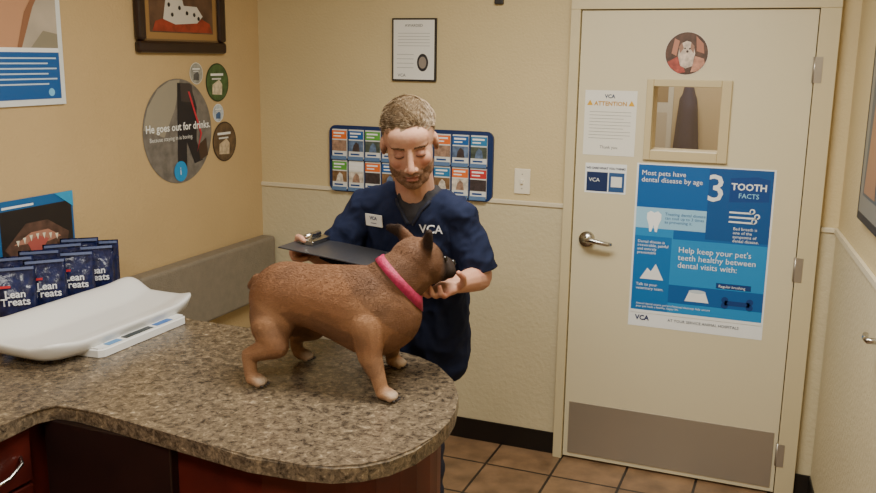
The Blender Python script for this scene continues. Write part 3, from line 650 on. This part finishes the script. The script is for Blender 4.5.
def hcol(co,n):
    l=HI@co; f=noise.noise(co*60)*.006+noise.noise(co*25)*.006
    c=mixc(skin,red,sst(.1,.6,noise.noise(co*22))*.35)
    if l.y<-.05: c=mixc(c,red,sst(.03,.005,(Vector((abs(l.x)-.042,0,l.z+.025))).length)*.45+ sst(.02,.0,(l-Vector((0,-.112,-.03))).length)*.5)
    if l.z>.078+f*1.4-abs(l.x)*.15 or (l.y>.01 and l.z>-.045+f) and abs(l.x)<.075: c=hairc
    jl=-.048+ (abs(l.x)*.15) + (0.035 if l.y>-.03 else 0)
    t=sst(.0,-.012,l.z-jl+f) if (l.y<.0 and l.z>-.125) else 0
    c=mixc(c,brd,.75*t)
    if l.y<-.075 and abs(l.x)<.034 and -.058+f*.3<l.z<-.043+f*.3 : c=mixc(c,brd,.6)
    if l.y<-.084 and abs(l.x)<.020 and -.074<l.z<-.0585: c=mixc(c,lipc,.85)
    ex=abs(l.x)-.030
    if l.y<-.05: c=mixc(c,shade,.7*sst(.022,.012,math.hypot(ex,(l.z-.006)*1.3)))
    return c
paint(me,hcol); obj("head",me,skinm,MN,smooth=True); hm=me; hbv=bvh(me)
r3=HX.to_3x3().normalized(); fy=(r3@Vector((0,1,0))).normalized()
bs=[]
for s_ in (-1,1):
    out=[]
    for e_ in (-.013,-.009,-.004,0,.004,.009,.013):
        h_=hbv.ray_cast(HX@Vector((s_*.030+e_,-.2,-.0025+e_*e_*16)),fy)
        if h_[0]: out.append(h_[0]+fy*.0004)
    tube("lash_line",out,.0016,M((46,32,26),.7),MN,res=5)
    for i in range(140):
        t=random.random(); x=s_*(.011+.040*t); z=.0225+.005*math.sin(t*3)-.001*t*6+random.uniform(-.003,.003)
        h_=hbv.ray_cast(HX@Vector((x,-.2,z)),fy)
        if h_[0]:
            d=r3@Vector((s_*1,0,.25+random.uniform(-.3,.3))); n=h_[1]; d=(d-n*d.dot(n)).normalized(); bs.append((h_[0],n,d,random.uniform(.005,.009),.0006,lin((92,70,50)),.1))
tufts("eyebrows",bs,vcmat("brow_hairs",.7,0,100,(1,1,1),.2,.05),MN,True)
hc1=Blob(HX); hc1.e((0,.026,.046),(.0765,.093,.078),sub=4); hc1.e((0,-.014,.080),(.050,.046,.034)); hc1.e((0,.052,.0),(.070,.064,.073))
hme=hc1.mesh(.005,2,disp=lambda co,n: noise.noise(co*45)*.003)
obj("hair",hme,M((98,79,56),.85,bump=.4,bscale=220,var=.3,vscale=120,name="hair"),MN,smooth=True)
sam=[]; polys=list(hme.polygons)
hcs=[lin((144,122,92)),lin((118,96,70)),lin((94,75,54)),lin((164,146,120))]
for _ in range(16000):
    p=random.choice(polys); pc=Vector(p.center); l=HI@pc; n=Vector(p.normal)
    if l.z<-.03 or (l.y<-.05 and l.z<.066): continue
    fl=noise.noise(pc*14)
    if l.z>.05: dl=Vector((.55+fl*1.3+random.uniform(-.15,.15),-1+random.uniform(-.1,.1),.15))
    else: dl=Vector((random.uniform(-.1,.1),.25+random.uniform(-.2,.2),-1))
    d=(r3@dl); d=(d-n*d.dot(n))
    if d.length<.05: continue
    d.normalize(); up=l.z>.05
    cl=.5+.5*noise.noise(pc*60); k=.65+.7*cl
    sam.append((pc,n,d,random.uniform(.014,.021) if up else random.uniform(.006,.011),random.uniform(.00035,.0008),tuple(v*k for v in random.choice(hcs)),.10+.32*cl if up else .08))
tufts("hair_locks",sam,vcmat("hair_strands",.6,0,100,(1,1,1),.3,.05),MN,True)
sam=[]
for _ in range(40000):
    p=random.choice(hm.polygons); l=HI@Vector(p.center)
    if not(l.y<-.005 and -.125<l.z<-.052+abs(l.x)*.15 and not(l.y<-.08 and abs(l.x)<.021 and -.076<l.z<-.058)): 
        if not(l.y<-.075 and abs(l.x)<.034 and -.058<l.z<-.046): continue
    n=Vector(p.normal); d=r3@Vector((random.uniform(-.4,.4),-.2,-1)); d=(d-n*d.dot(n)).normalized()
    sam.append((Vector(p.center),n,d,random.uniform(.003,.006),random.uniform(.0003,.0006),random.choice([lin((122,94,68)),lin((100,75,55)),lin((138,110,84))]),.25))
    if len(sam)>3200: break
tufts("beard",sam,vcmat("beard_hairs",.8,0,100,(1,1,1),.2,.05),MN,True)
def chestcard(nm,x0,x1,z0,z1,mat,off,par=MN):
    bm=bmesh.new(); p,_=onchest((x0+x1)/2,(z0+z1)/2)
    a,_n=onchest(x0,z0); b_,_=onchest(x1,z0); c_,_=onchest(x1,z1); d,_=onchest(x0,z1)
    ux=((b_-a)+(c_-d)).normalized(); uz=((d-a)+(c_-b_)).normalized(); nn_=ux.cross(uz).normalized()
    if nn_.y>0: nn_=-nn_
    w2,h2=(x1-x0)/2,(z1-z0)/2; o_=p+nn_*off
    q=[o_-ux*w2-uz*h2,o_+ux*w2-uz*h2,o_+ux*w2+uz*h2,o_-ux*w2+uz*h2]
    f=[bm.verts.new(k) for k in q]; g=[bm.verts.new(k-nn_*.003) for k in q]
    bm.faces.new(f); bm.faces.new(g[::-1])
    for i in range(4): bm.faces.new((f[i],g[i],g[(i+1)%4],f[(i+1)%4]))
    fin(bm,nm,mat,par); return o_,ux,uz,nn_
o_,ux,uz,nn_=chestcard("name_badge",-1.268,-1.198,1.302,1.341,M((232,232,228),.3),.008)
def lettering(nm,t,o_,ux,uz,nn_,size,col,conf=False):
    cu=bpy.data.curves.new("t","FONT"); cu.body=t; cu.size=size; cu.align_x='CENTER'; cu.align_y='CENTER'; cu.offset=.0005
    o=bpy.data.objects.new("t",cu); COL.objects.link(o); dg=bpy.context.evaluated_depsgraph_get(); dg.update()
    me=bpy.data.meshes.new_from_object(o.evaluated_get(dg)); bpy.data.objects.remove(o); me.materials.clear()
    for v in me.vertices:
        q=o_+ux*v.co.x+uz*v.co.y+nn_*.0015
        if conf:
            h_=tbv.ray_cast(q+nn_*.08,-nn_)
            if h_[0]: q=h_[0]+nn_*.004
        v.co=q
    obj(nm,me,M(col,.6),MN)
lettering("badge_text","VCA\n-----",o_,ux,uz,nn_,.015,(60,70,110))
p,n_=onchest(-1.045,1.305,.004); n_=Vector((.15,-.97,.2)).normalized(); ux=Vector((0,0,1)).cross(n_).normalized()
if ux.x<0: ux=-ux
uz=n_.cross(ux); uz=uz if uz.z>0 else -uz
lettering("chest_logo","VCA",p,ux,uz,n_,.036,(225,228,232),True)
# ------------------------------------------------------------------ clipboard
CB=root("clipboard",(-1.30,2.39,1.24))
c0=Vector((-1.440,2.285,1.263)); cxv=Vector((.31,.0,-.030)); cyv=Vector((-.01,.215,-.006)); cn=cxv.cross(cyv).normalized()
def slabq(nm,a,b_,c_,d,h0,h1,mat):
    bm=bmesh.new(); q=[c0+cxv*a+cyv*c_,c0+cxv*b_+cyv*c_,c0+cxv*b_+cyv*d,c0+cxv*a+cyv*d]
    f=[bm.verts.new(k+cn*h1) for k in q]; g=[bm.verts.new(k+cn*h0) for k in q]
    bm.faces.new(f); bm.faces.new(g[::-1])
    for i in range(4): bm.faces.new((f[i],g[i],g[(i+1)%4],f[(i+1)%4]))
    bmesh.ops.bevel(bm,geom=bm.edges[:],offset=.001,segments=1,affect='EDGES')
    return fin(bm,nm,mat,CB)
slabq("board",0,1,0,1,-.004,0,M((50,50,54),.35)); slabq("clip_plate",.05,.24,.45,.95,.0,.006,chrome); slabq("clip_jaw",.14,.24,.4,.98,.001,.014,chrome)
tube("clip_spring",[c0+cxv*.12+cyv*.5+cn*.018,c0+cxv*.12+cyv*.92+cn*.018],.010,chrome,CB)
# ------------------------------------------------------------------ lights
def area(nm,loc,sx,sy,e,col=(1,.96,.87),rot=(0,0,0)):
    l=bpy.data.lights.new(nm,'AREA'); l.shape='RECTANGLE'; l.size=sx; l.size_y=sy; l.energy=e; l.color=col
    o=bpy.data.objects.new(nm,l); o.location=loc; o.rotation_euler=rot; COL.objects.link(o); return o
for i,(x,y,e) in enumerate(((-.70,2.35,60),(-1.0,.2,50))):
    fx=root("ceiling_light" ,(x,y,CH-.02))
    box("housing",(x-.62,y-.32,CH-.05),(x+.62,y+.32,CH-.001),M((225,225,220),.5),fx,bev=.004)
    area("lamp_%d"%i,(x,y,CH-.055),1.15,.56,e)
area("lamp_hall",(-.6,4.8,CH-.03),.6,.6,22)
w=bpy.data.worlds.new("world"); SC.world=w; w.use_nodes=True; w.node_tree.nodes["Background"].inputs[0].default_value=(.9,.88,.82,1); w.node_tree.nodes["Background"].inputs[1].default_value=.3
